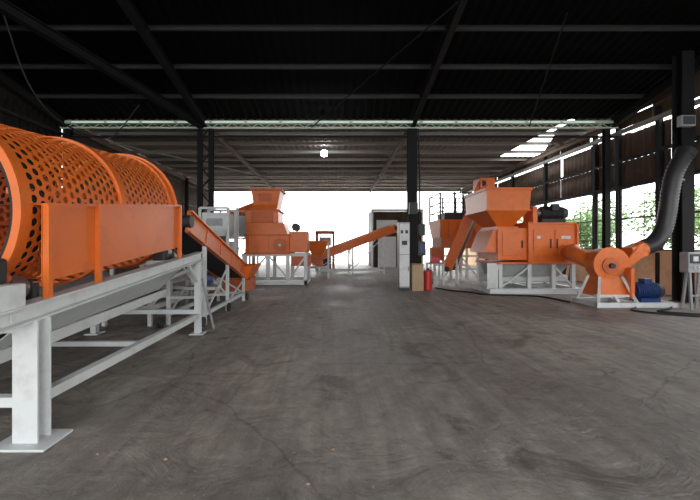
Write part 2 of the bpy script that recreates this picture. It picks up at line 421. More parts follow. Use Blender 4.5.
beams(T, 'cross_members', [((-4.3, 3.1, .33), (-2.5, 3.1, .33), .08, .08), ((-4.3, 3.1, .95), (-2.5, 3.1, .95), .1, .12), ((-4.3, 6.85, .4), (-2.5, 6.85, .4), .08, .08),
    ((-4.3, 6.85, 1.28), (-2.5, 6.85, 1.28), .1, .1), ((-4.3, 6.85, .45), (-2.5, 6.85, 1.2), .04, .05), ((-4.3, 4.9, .33), (-2.5, 4.9, .33), .06, .06)], WHITE)
beams(T, 'rear_stay', [((-2.40, 6.85, 1.0), (-2.28, 7.15, .03), .03, .03)], GREY)
V = [(-2.60, 3.3, 1.02), (-2.60, 6.7, 1.30), (-3.1, 6.7, .82), (-3.1, 3.3, .62), (-4.2, 3.3, 1.02), (-4.2, 6.7, 1.30), (-3.7, 6.7, .82), (-3.7, 3.3, .62)]
mobj(T, 'under_hopper', V, [(0, 1, 2, 3), (4, 7, 6, 5)], WHITE, solid=.008)
beams(T, 'under_conveyor', [((-3.4, 3.2, .56), (-3.4, 6.9, .74), .62, .05)], BLACK)
beams(T, 'under_conveyor_sides', [((x, 3.2, .56), (x, 6.9, .74), .05, .12) for x in (-3.72, -3.08)], WHITE)
for yy in (3.12, 5.9):
    for sg in (1, -1):
        cx, cz = AX+sg*.745, zc(yy)-.64
        cyl(T, 'trunnion_roller', (cx, yy-.07, cz), (cx, yy+.07, cz), .10, STEEL)
        cyl(T, 'trunnion_shaft', (cx, yy-.2, cz), (cx, yy+.2, cz), .035, DARK)
        boxes(T, 'pillow_blocks', [(cx-.09, cx+.09, yy-.19, yy-.12, cz-.12, cz+.06), (cx-.09, cx+.09, yy+.12, yy+.19, cz-.12, cz+.06)], DARK, .02)
        box(T, 'roller_mount', cx-.16, cx+.2, yy-.24, yy+.24, cz-.24, cz-.12, WHITE)
box(T, 'gearbox', -2.74, -2.52, 2.72, 2.94, 1.30, 1.50, DARK, .03)
cyl(T, 'drive_motor', (-2.63, 2.4, 1.41), (-2.63, 2.72, 1.41), .10, DARK)
cyl(T, 'drive_coupling', (-2.64, 2.94, 1.40), (-2.65, 3.05, 1.32), .05, ORANGE2)
box(T, 'near_bracket', -2.92, -2.42, 2.58, 2.98, 1.08, 1.30, WHITE, .01)

# ------------------------------------------------------------------ inclined conveyors
def conveyor(name, p, q, width, side, legs, mat=ORANGE, legmat=WHITE, base=True):
    g = group(name, ((p[0]+q[0])/2, (p[1]+q[1])/2, 0)); d, s, u, L = frame_of(p, q); p, q = Vector(p), Vector(q)
    V, F = [], []
    for sg in (1, -1):
        o = s*(sg*width/2)
        beamgeo(V, F, p+o, q+o, .05, side)
        beamgeo(V, F, p+o*1.08+u*side/2, q+o*1.08+u*side/2, .10, .03)
        beamgeo(V, F, p+o*1.08-u*side/2, q+o*1.08-u*side/2, .10, .03)
        n = int(L/.9)
        for i in range(1, n):
            c = p+(q-p)*(i/n)+o*1.06
            beamgeo(V, F, c-u*side/2, c+u*side/2, .04, .05)
    mobj(g, 'side_frames', V, F, mat)
    beams(g, 'belt', [(p+u*side*.15, q+u*side*.15, width-.06, .02), (p-u*side*.45, q-u*side*.45, width-.08, .02)], BLACK)
    n = int(L/.35); R2 = []
    for i in range(n+1):
        c = p+(q-p)*(i/n)+u*side*.05; R2.append((c-s*(width/2-.02), c+s*(width/2-.02), .03))
    cyls(g, 'idlers', R2, STEEL, 10, 0)
    cyls(g, 'end_pulleys', [(e-s*(width/2+.08), e+s*(width/2+.08), side*.3) for e in (p, q)], DARK, 20)
    LG = []
    for t in legs:
        c = p+(q-p)*t-u*side*.5; zz = c.z
        a, b = c+s*width/2, c-s*width/2
        LG += [(Vector((a.x, a.y, .0)), a, .07, .07), (Vector((b.x, b.y, .0)), b, .07, .07)]
        LG.append((Vector((a.x, a.y, zz*.35)), Vector((b.x, b.y, zz*.35)), .05, .05))
        LG.append((Vector((a.x, a.y, zz*.35)), b, .035, .035))
    ts = sorted(legs)
    for i in range(len(ts)-1):
        for sg in (1, -1):
            c0, c1 = p+(q-p)*ts[i]+s*sg*width/2, p+(q-p)*ts[i+1]+s*sg*width/2
            if base: LG.append((Vector((c0.x, c0.y, .22)), Vector((c1.x, c1.y, .22)), .07, .08))
            LG.append((Vector((c0.x, c0.y, .22)), Vector((c1.x, c1.y, c1.z-side*.6)), .035, .035))
    beams(g, 'support_frame', LG, legmat)
    return g, d, s, u
g, d, s, u = conveyor('inclined_conveyor', (-2.98, 6.75, 2.02), (-2.98, 11.4, .72), .72, .38, (.2, .55, .9))
cyls(g, 'wheels', [((x, yy, .10), (x+.06, yy, .10), .10) for x in (-3.42, -2.6) for yy in (7.4, 9.2, 11.1)], DARK)
cyl(g, 'drive_motor', (-2.95, 8.3, .82), (-2.95, 8.8, .82), .14, BLUE)
boxes(g, 'motor_bracket', [(-3.3, -2.62, 8.3, 8.8, .62, .68)], WHITE)
frustum(g, 'tail_hopper', (-3.3, -2.55, 11.0, 11.9), .62, (-3.5, -2.35, 10.9, 12.1), 1.0, ORANGE, True, True, .02, 0)
box(g, 'tail_box', -3.3, -2.5, 11.2, 12.0, .25, .62, ORANGE2)
g = group('belt_trolley', (-4.2, 7.9, 0)); o = -.15
beams(g, 'frame', [((-4.4+o, 7.5, .35), (-3.5+o, 7.5, .35), .06, .1), ((-4.4+o, 9.4, .35), (-3.5+o, 9.4, .35), .06, .1), ((-4.4+o, 7.5, .35), (-4.4+o, 9.4, .35), .06, .1), ((-3.5+o, 7.5, .35), (-3.5+o, 9.4, .35), .06, .1)] +
      [((x+o, yy, 0), (x+o, yy, .78), .07, .07) for x in (-4.4, -3.5) for yy in (7.5, 9.4)] + [((-4.4+o, 7.5, .78), (-3.5+o, 7.5, .78), .07, .07), ((-3.5+o, 7.5, .78), (-3.5+o, 9.4, .78), .07, .07), ((-4.4+o, 9.4, .78), (-3.5+o, 9.4, .78), .07, .07), ((-4.4+o, 7.5, .78), (-4.4+o, 9.4, .78), .07, .07), ((-3.5+o, 7.5, .38), (-3.5+o, 8.4, .76), .04, .04)], WHITE)
cyl(g, 'pulley', (-3.85+o, 7.42, .5), (-3.85+o, 7.32, .5), .17, BLACK); cyl(g, 'pulley_axle', (-3.85+o, 7.3, .5), (-3.85+o, 7.7, .5), .03, STEEL)
box(g, 'motor_box', -4.2+o, -3.85+o, 7.7, 8.2, .4, .7, BLUE, .03); boxes(g, 'deck', [(-4.4+o, -3.5+o, 8.3, 9.4, .81, .84)], WHITE)

conveyor('long_inclined_conveyor', (-1.7, 20.5, .7), (3.3, 21.5, 2.55), .9, .4, (.15, .5, .85))
conveyor('feed_conveyor', (-5.9, 18.6, 2.6), (-3.4, 17.9, 3.45), .8, .35, (.15, .8))
g = group('vibrating_sifter', (-5.3, 11.2, 0))
beams(g, 'frame', [((x, yy, 0), (x, yy, 1.15), .09, .09) for x in (-6.1, -4.5) for yy in (10.4, 12)] + [((-6.1, yy, z), (-4.5, yy, z), .07, .09) for yy in (10.4, 12) for z in (.25, 1.15)] + [((x, 10.4, z), (x, 12, z), .07, .09) for x in (-6.1, -4.5) for z in (.25, 1.15)] + [((-6.1, 10.4, .25), (-4.5, 10.4, 1.1), .04, .05)], WHITE)
frustum(g, 'sifter_tray', (-5.9, -4.6, 10.5, 11.9), 1.25, (-6.05, -4.45, 10.35, 12.05), 1.6, WHITE, True, False, .02, 0)
cyls(g, 'springs', [((x, yy, 1.18), (x, yy, 1.27), .06) for x in (-5.9, -4.7) for yy in (10.5, 11.9)], DARK)
cyl(g, 'motor', (-5.6, 10.3, .6), (-5.0, 10.3, .6), .16, BLUE); boxes(g, 'motor_plate', [(-5.7, -4.9, 10.15, 10.5, .38, .44)], WHITE)
cyl(g, 'pulley', (-4.85, 10.3, .6), (-4.75, 10.3, .6), .2, BLACK); cyl(g, 'pulley_shaft', (-5.0, 10.3, .6), (-4.85, 10.3, .6), .04, STEEL)
g = group('bagging_machine', (-4.2, 13.3, 0))
beams(g, 'frame', [((x, yy, 0), (x, yy, 2.85), .08, .08) for x in (-4.55, -3.6) for yy in (12.8, 13.7)] + [((-4.55, yy, z), (-3.6, yy, z), .07, .07) for yy in (12.8, 13.7) for z in (.3, 1.5, 2.85)], WHITE)
frustum(g, 'bin_cone', (-4.2, -3.95, 13.1, 13.4), 1.5, (-4.5, -3.65, 12.85, 13.65), 2.1, WHITE); box(g, 'bin', -4.5, -3.65, 12.85, 13.65, 2.1, 2.7, WHITE, .02)
boxes(g, 'side_panel', [(-4.5, -3.65, 12.78, 12.8, .35, 1.0)], GREY); box(g, 'display', -3.9, -3.68, 12.7, 12.8, 1.6, 1.9, DARK)
boxes(g, 'bin_window', [(-4.35, -3.8, 12.83, 12.85, 2.25, 2.5)], GREY); box(g, 'scale', -4.4, -3.75, 12.9, 13.6, 0, .2, ORANGE2)

# ------------------------------------------------------------------ shredder, left middle
g = group('twin_shaft_shredder', (-2.6, 16, 0))
X0, X1 = -3.75, -1.85
boxes(g, 'base_frame', [(X0, -1.1, 15.2, 15.35, .0, .18), (X0, -1.1, 17.0, 17.15, 0, .18), (X0, X0+.15, 15.2, 17.15, 0, .18), (-1.25, -1.1, 15.2, 17.15, 0, .18)], WHITE, .01)
beams(g, 'legs', [((x, yy, .1), (x, yy, 1.25), .14, .14) for x in (X0+.1, -2.7, X1-.05, -1.18) for yy in (15.3, 17.05)] +
      [((X0+.1, 15.3, .2), (-2.7, 15.3, 1.2), .06, .06), ((-2.7, 15.3, 1.2), (X1, 15.3, .2), .06, .06), ((X0, 15.3, 1.2), (-1.1, 15.3, 1.2), .1, .12), ((X0, 17.05, 1.2), (-1.1, 17.05, 1.2), .1, .12), ((X1, 15.25, .2), (-1.15, 15.25, 1.2), .06, .06)], WHITE)
box(g, 'body', X0+.15, X1, 15.3, 17.0, 1.25, 2.0, ORANGE, .02)
frustum(g, 'shoulder', (X0+.2, X1-.05, 15.35, 16.95), 2.0, (-3.62, -2.1, 15.4, 16.9), 2.5, ORANGE)
box(g, 'upper_body', -3.62, -2.3, 15.4, 16.9, 2.5, 3.0, ORANGE, .02)
frustum(g, 'neck', (-3.55, -2.4, 15.5, 16.8), 3.0, (-3.35, -2.35, 15.6, 16.7), 3.25, ORANGE)
frustum(g, 'tower', (-3.35, -2.35, 15.6, 16.7), 3.25, (-3.42, -2.22, 15.5, 16.8), 3.85, ORANGE)
boxes(g, 'tower_flanges', [(-3.66, -2.26, 15.35, 16.95, 2.97, 3.04), (-3.5, -2.16, 15.42, 16.88, 3.82, 3.9), (X0+.1, X1+.05, 15.22, 17.05, 1.97, 2.04), (X0+.1, X1+.05, 15.22, 17.05, 1.22, 1.3)], ORANGE2, .005)
boxes(g, 'inspection_door', [(-3.4, -2.5, 15.36, 15.4, 2.52, 2.95), (-3.1, -2.6, 15.5, 15.56, 3.4, 3.7)], ORANGE2, .01)
box(g, 'side_gearbox', -1.85, -1.1, 15.4, 16.5, 1.3, 2.15, ORANGE, .03)
box(g, 'outfeed', -1.75, -1.0, 15.3, 16.2, .75, 1.2, ORANGE2, .02)
beams(g, 'ribs', [((x, 15.27, 1.3), (x, 15.27, 1.97), .05, .06) for x in (-3.45, -3.1, -2.7, -2.3, -1.95)], ORANGE)
cyl(g, 'flywheel', (-2.2, 15.2, 1.6), (-2.2, 15.06, 1.6), .26, ORANGE2); cyl(g, 'flywheel_axle', (-2.2, 15.3, 1.6), (-2.2, 15.04, 1.6), .06, STEEL)
cyl(g, 'motor', (-1.6, 15.4, 2.33), (-1.6, 16.0, 2.33), .16, DARK); beams(g, 'handrail', [((-1.85, 16.9, 2.15), (-1.85, 16.9, 3.0), .04, .04), ((-1.1, 16.9, 2.15), (-1.1, 16.9, 3.0), .04, .04), ((-1.85, 16.9, 3.0), (-1.1, 16.9, 3.0), .04, .04)], WHITE)
g = group('discharge_hopper', (-.9, 18.7, 0))
frustum(g, 'hopper', (-1.1, -.6, 18.4, 19.0), 1.1, (-1.4, -.3, 18.1, 19.3), 1.8, ORANGE, True, True, .02, 0)
box(g, 'chute', -1.1, -.6, 18.4, 19.0, .6, 1.1, ORANGE2, .02)
beams(g, 'legs', [((x, yy, 0), (x, yy, 1.75), .08, .08) for x in (-1.38, -.32) for yy in (18.15, 19.25)] + [((-1.38, 18.15, .5), (-.32, 18.15, .5), .06, .06), ((-1.38, 19.25, .5), (-.32, 19.25, .5), .06, .06)], WHITE)
g = group('access_platform', (-4.6, 16, 0))
L = [((x, yy, 0), (x, yy, 3.1), .08, .08) for x in (-5.1, -3.95) for yy in (15.4, 16.9)]
for z in (1.9, 2.5, 3.1):
    L += [((-5.1, 15.4, z), (-3.95, 15.4, z), .05, .05), ((-5.1, 16.9, z), (-3.95, 16.9, z), .05, .05), ((-5.1, 15.4, z), (-5.1, 16.9, z), .05, .05)]
L += [((-5.05, 13.8, .02), (-5.05, 15.4, 1.9), .05, .14), ((-4.7, 13.8, .02), (-4.7, 15.4, 1.9), .05, .14)]
for i in range(1, 8): t = i/8; L.append(((-5.05, 13.8+1.6*t, 1.9*t), (-4.7, 13.8+1.6*t, 1.9*t), .2, .03))
beams(g, 'frame_and_stair', L, WHITE)
boxes(g, 'deck', [(-5.1, -3.95, 15.4, 16.9, 1.86, 1.9)], GREY); boxes(g, 'white_panels', [(-5.05, -4.0, 16.9, 16.93, 1.95, 2.9), (-5.0, -4.05, 15.36, 15.38, .5, 1.75)], WHITE)

g = group('magnetic_separator', (-.6, 24, 0))
beams(g, 'frame', [((x, yy, 0), (x, yy, 2.4), .14, .14) for x in (-1.15, -.1) for yy in (23.7, 24.9)] + [((-1.2, 23.7, 2.4), (-.05, 23.7, 2.4), .14, .18), ((-1.2, 24.9, 2.4), (-.05, 24.9, 2.4), .14, .18)], ORANGE2)
box(g, 'magnet_block', -1.0, -.25, 23.9, 24.7, 1.55, 2.1, GREY, .04); box(g, 'chute', -1.0, -.25, 23.8, 24.8, .0, .9, DARK, .02)
beams(g, 'hangers', [((x, yy, 2.1), (x, yy, 2.4), .03, .03) for x in (-.95, -.3) for yy in (23.95, 24.65)] + [((-1.15, 24.65, 2.36), (-.1, 24.65, 2.36), .05, .05), ((-1.15, 23.95, 2.36), (-.1, 23.95, 2.36), .05, .05)], STEEL)

g = group('storage_container', (4, 28.5, 0))
corr(g, 'front_sheet', (2.7, 27.5, 0), (1, 0, 0), 3.6, (0, 0, 1), 4.0, PLANK, .03, .3)
corr(g, 'side_sheet', (2.7, 27.5, 0), (0, 1, 0), 2.5, (0, 0, 1), 4.0, GREY, .03, .3)
corr(g, 'side_sheet_r', (6.3, 27.5, 0), (0, 1, 0), 2.5, (0, 0, 1), 4.0, GREY, .03, .3)
beams(g, 'frame', [((x, yy, 0), (x, yy, 4.1), .12, .12) for x in (2.7, 6.3) for yy in (27.45, 30)] + [((2.65, 27.45, 4.1), (6.35, 27.45, 4.1), .12, .12), ((2.7, 27.45, 4.1), (2.7, 30, 4.1), .12, .12), ((6.3, 27.45, 4.1), (6.3, 30, 4.1), .12, .12)], WHITE)
boxes(g, 'roof_and_door', [(2.65, 6.35, 27.4, 30.05, 4.16, 4.2)], WHITE)
boxes(g, 'doorway', [(3.1, 4.4, 27.38, 27.46, 0, 2.2), (3.0, 4.5, 27.4, 27.46, 2.5, 3.4)], WHITE)

# ------------------------------------------------------------------ centre items
g = group('control_cabinet', (2.42, 13.4, 0))
box(g, 'body', 2.24, 2.62, 13.3, 13.7, .1, 2.4, GREY, .015); box(g, 'plinth', 2.26, 2.60, 13.32, 13.68, 0, .1, DARK)
boxes(g, 'doors', [(2.26, 2.60, 13.285, 13.3, .15, 1.25), (2.26, 2.60, 13.285, 13.3, 1.28, 2.35)], WHITE, .004)
boxes(g, 'meters', [(2.30, 2.38, 13.27, 13.285, 2.0, 2.12), (2.46, 2.55, 13.27, 13.285, 2.0, 2.12), (2.34, 2.52, 13.27, 13.285, 1.6, 1.75), (2.55, 2.57, 13.26, 13.285, .7, .85)], DARK)
g = group('cardboard_box', (2.95, 13.4, 0)); box(g, 'carton', 2.68, 3.08, 13.2, 13.55, 0, .95, TAN, .01)
boxes(g, 'flaps', [(2.68, 3.08, 13.05, 13.2, .92, .94), (2.86, 2.9, 13.195, 13.2, .0, .95)], TAN)
g = group('fire_extinguisher', (3.32, 13.6, 0)); ex, ey = 3.32, 13.6
sweep(g, 'cylinder', [(ex, ey, 0.0), (ex, ey, .03), (ex, ey, .3), (ex, ey, .58), (ex, ey, .66), (ex, ey, .70)], lambda t, i: .15 if t < .82 else .15*math.sqrt(max(.06, 1-((t-.82)/.18)**2)), RED, 20)
box(g, 'valve', ex-.03, ex+.03, ey-.03, ey+.03, .68, .76, DARK); beam(g, 'handle', (ex, ey, .76), (ex+.12, ey, .80), .03, .02, DARK)
sweep(g, 'hose', [(ex+.03, ey-.02, .73), (ex+.16, ey-.05, .65), (ex+.17, ey-.05, .4), (ex+.16, ey-.04, .2)], .015, BLACK, 8)

# ------------------------------------------------------------------ right rear cage hopper machine
g = group('caged_hopper_screen', (5.6, 18, 0)); o = .25
beams(g, 'legs', [((x+o, yy, 0), (x+o, yy, 1.7), .1, .1) for x in (4.7, 5.5, 6.3) for yy in (17.4, 18.9)] + [((4.7+o, 17.4, .5), (6.3+o, 17.4, .5), .07, .07), ((4.7+o, 17.4, 1.1), (6.3+o, 17.4, 1.1), .07, .07),
      ((4.7+o, 17.4, .1), (5.5+o, 17.4, 1.1), .05, .05), ((5.5+o, 17.4, 1.1), (6.3+o, 17.4, .1), .05, .05), ((4.7+o, 18.9, .6), (6.3+o, 18.9, .6), .07, .07)], WHITE)
box(g, 'trough', 4.6+o, 6.4+o, 17.3, 19.0, 1.45, 1.95, ORANGE2, .02)
frustum(g, 'hopper', (4.6+o, 6.4+o, 17.3, 19.0), 1.95, (4.45+o, 6.5+o, 17.1, 19.1), 2.75, ORANGE, True, True, .03, 0)
boxes(g, 'hopper_ribs', [(4.48+o+i*.39, 4.53+o+i*.39, 17.1, 17.2, 1.95, 2.7) for i in range(6)], ORANGE2)
boxes(g, 'drum_cover', [(4.8+o, 6.2+o, 17.5, 18.8, 1.95, 3.1)], DARK, .05)
CL = [((x+o, yy, 2.7), (x+o, yy, 3.95), .07, .07) for x in (4.5, 5.15, 5.8, 6.45) for yy in (17.15, 19.05)]
for z in (3.1, 3.5, 3.95): CL += [((4.5+o, 17.15, z), (6.45+o, 17.15, z), .05, .05), ((4.5+o, 19.05, z), (6.45+o, 19.05, z), .05, .05), ((4.5+o, 17.15, z), (4.5+o, 19.05, z), .05, .05)]
CL += [((4.5+o, 17.15, 3.0), (5.15+o, 17.15, 4), .03, .03), ((5.15+o, 17.15, 4), (5.8+o, 17.15, 3), .03, .03), ((5.8+o, 17.15, 3), (6.45+o, 17.15, 4), .03, .03)]
beams(g, 'cage', CL, DARK)
box(g, 'outlet_chute', 4.3, 4.85, 16.9, 17.3, .9, 1.5, ORANGE2, .02)
g, *_ = conveyor('steep_conveyor', (4.85, 16.15, .6), (6.1, 15.45, 4.05), .8, .38, (.15,), ORANGE)
box(g, 'head_box', 5.75, 6.35, 15.05, 15.85, 3.85, 4.28, ORANGE, .03)
g = group('tool_bench', (4.2, 15.2, 0))
beams(g, 'frame', [((x, yy, 0), (x, yy, .85), .06, .06) for x in (3.75, 4.25) for yy in (14.9, 15.5)] + [((3.7, yy, .3), (4.3, yy, .3), .04, .04) for yy in (14.9, 15.5)], WHITE)
boxes(g, 'top', [(3.68, 4.32, 14.85, 15.55, .85, .9)], GREY, .005); box(g, 'tool_case', 3.8, 4.15, 15.0, 15.3, .9, 1.15, RED, .02)

# ------------------------------------------------------------------ hammer mill (main right machine)
g = group('hammer_mill', (6.6, 13.3, 0))
yF = 12.5
frustum(g, 'hopper_upper', (4.98, 6.36, 12.45, 14.4), 2.75, (4.95, 6.40, 12.4, 14.45), 3.45, ORANGE, True, True, .02, 0)
frustum(g, 'hopper_lower', (5.55, 5.95, 12.9, 14.0), 2.16, (4.98, 6.36, 12.45, 14.4), 2.75, ORANGE, True, True, .02, 0)
boxes(g, 'hopper_rim', [(4.91, 6.44, 12.36, 12.42, 3.39, 3.48), (4.91, 6.44, 14.43, 14.49, 3.39, 3.48), (4.91, 4.97, 12.42, 14.43, 3.39, 3.48), (6.38, 6.44, 12.42, 14.43, 3.39, 3.48), (4.95, 6.39, 12.41, 12.45, 2.72, 2.78), (4.94, 4.98, 12.45, 14.42, 2.72, 2.78)], ORANGE, .006)
boxes(g, 'hopper_flange', [(5.4, 6.1, 12.65, 14.1, 2.16, 2.22)], ORANGE)
box(g, 'body_left', 5.35, 6.35, yF, 14.2, 1.1, 2.16, ORANGE, .02)
box(g, 'body_right', 6.35, 7.9, yF-.05, 14.3, 1.0, 2.3, ORANGE, .02)
frustum(g, 'left_nose', (4.95, 5.35, 12.6, 14.0), 1.35, (5.25, 5.35, 12.6, 14.0), 2.1, ORANGE)
boxes(g, 'body_flanges', [(6.30, 6.38, yF-.12, 14.35, 1.0, 2.36), (6.35, 7.97, yF-.12, 14.35, 2.28, 2.34), (5.3, 7.97, yF-.12, 14.35, .97, 1.04), (7.88, 7.95, yF-.12, 14.35, 1.0, 2.34)], ORANGE, .004)
boxes(g, 'door_panels', [(6.5, 7.1, yF-.08, yF-.05, 1.2, 2.1), (7.2, 7.8, yF-.08, yF-.05, 1.2, 2.1), (5.5, 6.2, yF-.03, yF, 1.25, 2.0)], ORANGE, .006)
boxes(g, 'handles', [(7.03, 7.06, yF-.12, yF-.08, 1.5, 1.8), (7.24, 7.27, yF-.12, yF-.08, 1.5, 1.8), (6.12, 6.15, yF-.09, yF-.03, 1.5, 1.75)], DARK)
boxes(g, 'name_plates', [(6.6, 6.72, yF-.085, yF-.079, 1.8, 1.9), (7.4, 7.7, yF-.085, yF-.079, 1.8, 1.9)], WHITE)
cyls(g, 'flange_bolts', [((6.34, yF-.135, 1.1+i*.15), (6.34, yF-.12, 1.1+i*.15), .018) for i in range(8)]+[((5.4+i*.2, yF-.135, 1.005), (5.4+i*.2, yF-.12, 1.005), .018) for i in range(13)], STEEL, 8, 0)
cyl(g, 'outlet_collar', (7.6, yF, 1.35), (7.6, yF-.14, 1.35), .3, ORANGE)
frustum(g, 'bottom_chute', (5.45, 7.5, 12.75, 13.9), .55, (5.4, 7.8, 12.6, 14.1), 1.0, GREY)
box(g, 'screw_trough', 5.2, 7.9, 12.9, 13.7, .35, .58, WHITE, .03)
cyl(g, 'left_bearing', (5.35, 12.95, 1.6), (5.18, 12.95, 1.6), .2, STEEL)
beams(g, 'base_frame', [((5.1, 12.45, .09), (8.1, 12.45, .09), .14, .18, 'I'), ((5.1, 14.2, .09), (8.1, 14.2, .09), .14, .18, 'I'), ((5.15, 12.45, .09), (5.15, 14.2, .09), .14, .18), ((8.05, 12.45, .09), (8.05, 14.2, .09), .14, .18), ((6.7, 12.45, .09), (6.7, 14.2, .09), .14, .18)] +
      [((x, yy, .15), (x, yy, 1.0), .12, .12) for x in (5.45, 6.4, 7.2, 7.85) for yy in (12.55, 14.15)] + [((5.0, 12.5, .15), (5.42, 12.55, .95), .08, .08), ((5.45, 12.5, .2), (6.4, 12.5, .9), .05, .05), ((7.2, 12.5, .9), (7.85, 12.5, .2), .05, .05)], WHITE)
boxes(g, 'side_panels', [(5.0, 5.35, 12.48, 12.52, .2, 1.0)], WHITE)
cyl(g, 'motor_body', (7.0, 13.0, 2.68), (7.7, 13.0, 2.68), .22, DARK)
cyls(g, 'motor_fins', [((7.05+i*.06, 13.0, 2.68), (7.07+i*.06, 13.0, 2.68), .25) for i in range(11)], DARK, 28, 0)
cyl(g, 'motor_fan_cover', (7.7, 13.0, 2.68), (7.88, 13.0, 2.68), .23, DARK, .18)
boxes(g, 'motor_base', [(6.95, 7.75, 12.75, 13.25, 2.34, 2.48), (7.25, 7.5, 12.68, 12.82, 2.75, 2.98)], DARK, .01)
cyl(g, 'gear_stub', (6.75, 13.0, 2.68), (7.0, 13.0, 2.68), .12, STEEL)
box(g, 'belt_guard', 6.62, 6.78, 12.7, 13.4, 2.3, 2.9, ORANGE, .03)

# ------------------------------------------------------------------ blower
g = group('centrifugal_blower', (7.5, 10.3, 0))
BX, BY, BZ = 7.30, 10.3, 1.05
prof = [(BX+r*math.cos(a), BZ+r*math.sin(a)) for r, a in [(.33+.17*(i/36), math.radians(-40)-math.radians(300)*(i/36)) for i in range(37)]]
prof += [(BX+.72, BZ+.50), (BX+.80, BZ+.20)]
m = len(prof); V = [(x, BY-.2, z) for x, z in prof]+[(x, BY+.2, z) for x, z in prof]
F = [tuple(range(m)), tuple(reversed(range(m, 2*m)))]+[(i, m+i, m+(i+1) % m, (i+1) % m) for i in range(m)]
mobj(g, 'volute_casing', V, F, ORANGE, bevel=.01)
V2 = [(BX+(x-BX)*1.07, BY-.22, BZ+(z-BZ)*1.07) for x, z in prof]+[(BX+(x-BX)*1.07, BY-.19, BZ+(z-BZ)*1.07) for x, z in prof]
mobj(g, 'casing_flange', V2, F, ORANGE)
cyls(g, 'casing_bolts', [((BX+.30*math.cos(i*math.pi/6), BY-.24, BZ+.30*math.sin(i*math.pi/6)), (BX+.30*math.cos(i*math.pi/6), BY-.22, BZ+.30*math.sin(i*math.pi/6)), .014) for i in range(12)], STEEL, 8, 0)
cyl(g, 'inlet_ring', (BX, BY-.26, BZ), (BX, BY-.2, BZ), .22, ORANGE2); cyl(g, 'bearing_cap', (BX, BY-.34, BZ), (BX, BY-.26, BZ), .07, DARK)
sweep(g, 'suction_pipe', [(7.6, 12.35, 1.35), (7.58, 12.15, 1.36), (7.35, 11.7, 1.4), (7.02, 11.1, 1.32), (7.2, 10.5, 1.08)], lambda t, i: .25-.04*t, ORANGE, 24)
beams(g, 'outlet_transition', [((BX+.66, BY, BZ+.31), (BX+.98, BY, BZ+.44), .4, .36)], ORANGE, bevel=.01)
cyl(g, 'outlet_collar', (BX+.92, BY, BZ+.42), (BX+1.07, BY, BZ+.47), .21, ORANGE)
frustum(g, 'pedestal', (BX-.42, BX+.42, BY-.3, BY+.3), .25, (BX-.25, BX+.25, BY-.2, BY+.2), .8, ORANGE)
beams(g, 'base_frame', [((6.7, 9.75, .06), (8.75, 9.75, .06), .1, .12), ((6.7, 10.7, .06), (8.75, 10.7, .06), .1, .12), ((6.75, 9.75, .06), (6.75, 10.7, .06), .1, .12), ((8.7, 9.75, .06), (8.7, 10.7, .06), .1, .12), ((7.7, 9.75, .06), (7.7, 10.7, .06), .1, .12),
      ((6.80, 9.8, .1), (7.0, 10.05, .75), .06, .06), ((7.8, 9.8, .1), (7.6, 10.05, .75), .06, .06), ((6.80, 10.65, .1), (7.0, 10.5, .75), .06, .06), ((6.80, 9.95, .27), (7.8, 9.95, .27), .08, .06), ((6.80, 10.65, .27), (7.8, 10.65, .27), .08, .06), ((7.3, 9.78, .12), (7.3, 9.95, .27), .08, .06)], WHITE)
cyl(g, 'motor_body', (7.85, 10.0, .40), (8.4, 10.0, .40), .2, BLUE)
cyls(g, 'motor_fins', [((7.9+i*.05, 10.0, .40), (7.915+i*.05, 10.0, .40), .225) for i in range(10)], BLUE, 28, 0)
cyl(g, 'motor_fan_cover', (8.4, 10.0, .4), (8.55, 10.0, .4), .215, DARK, .17); box(g, 'terminal_box', 8.05, 8.25, 9.88, 10.1, .58, .72, BLUE, .01)
boxes(g, 'motor_feet', [(7.9, 8.4, 9.8, 10.2, .12, .22)], BLUE)
boxes(g, 'belt_guard', [(7.68, 7.80, 9.85, 10.15, .2, 1.0)], ORANGE, .04)
sweep(g, 'flexible_duct', [(8.33, 10.3, 1.51), (8.65, 10.3, 1.66), (8.88, 10.3, 1.98), (9.0, 10.3, 2.45), (9.08, 10.3, 3.0), (9.2, 10.3, 3.55), (9.48, 10.3, 4.08)], lambda t, i: (.215 if i % 2 else .188), DUCT, 24, k=12)
cyl(g, 'duct_collar', (9.46, 10.3, 4.03), (9.54, 10.3, 4.18), .235, DUCT)

g = group('control_console', (8.9, 9.4, 0)); o = -.33
box(g, 'cabinet', 8.98+o, 9.52+o, 9.3, 9.55, .92, 1.42, GREY, .015)
boxes(g, 'face_plate', [(9.02+o, 9.48+o, 9.285, 9.3, 1.15, 1.38)], SCREEN); boxes(g, 'gauges', [(9.08+o, 9.2+o, 9.27, 9.285, 1.2, 1.32), (9.28+o, 9.4+o, 9.27, 9.285, 1.2, 1.32), (9.1+o, 9.14+o, 9.27, 9.3, 1.03, 1.07), (9.2+o, 9.24+o, 9.27, 9.3, 1.03, 1.07)], WHITE)
beams(g, 'stand', [((9.05+o, 9.3, 0.02), (9.1+o, 9.4, .92), .05, .05), ((9.5+o, 9.3, 0.02), (9.45+o, 9.4, .92), .05, .05), ((9.1+o, 9.6, .02), (9.12+o, 9.5, .92), .05, .05), ((9.45+o, 9.6, .02), (9.43+o, 9.5, .92), .05, .05), ((9.07+o, 9.36, .35), (9.48+o, 9.36, .35), .04, .04)], GREY)

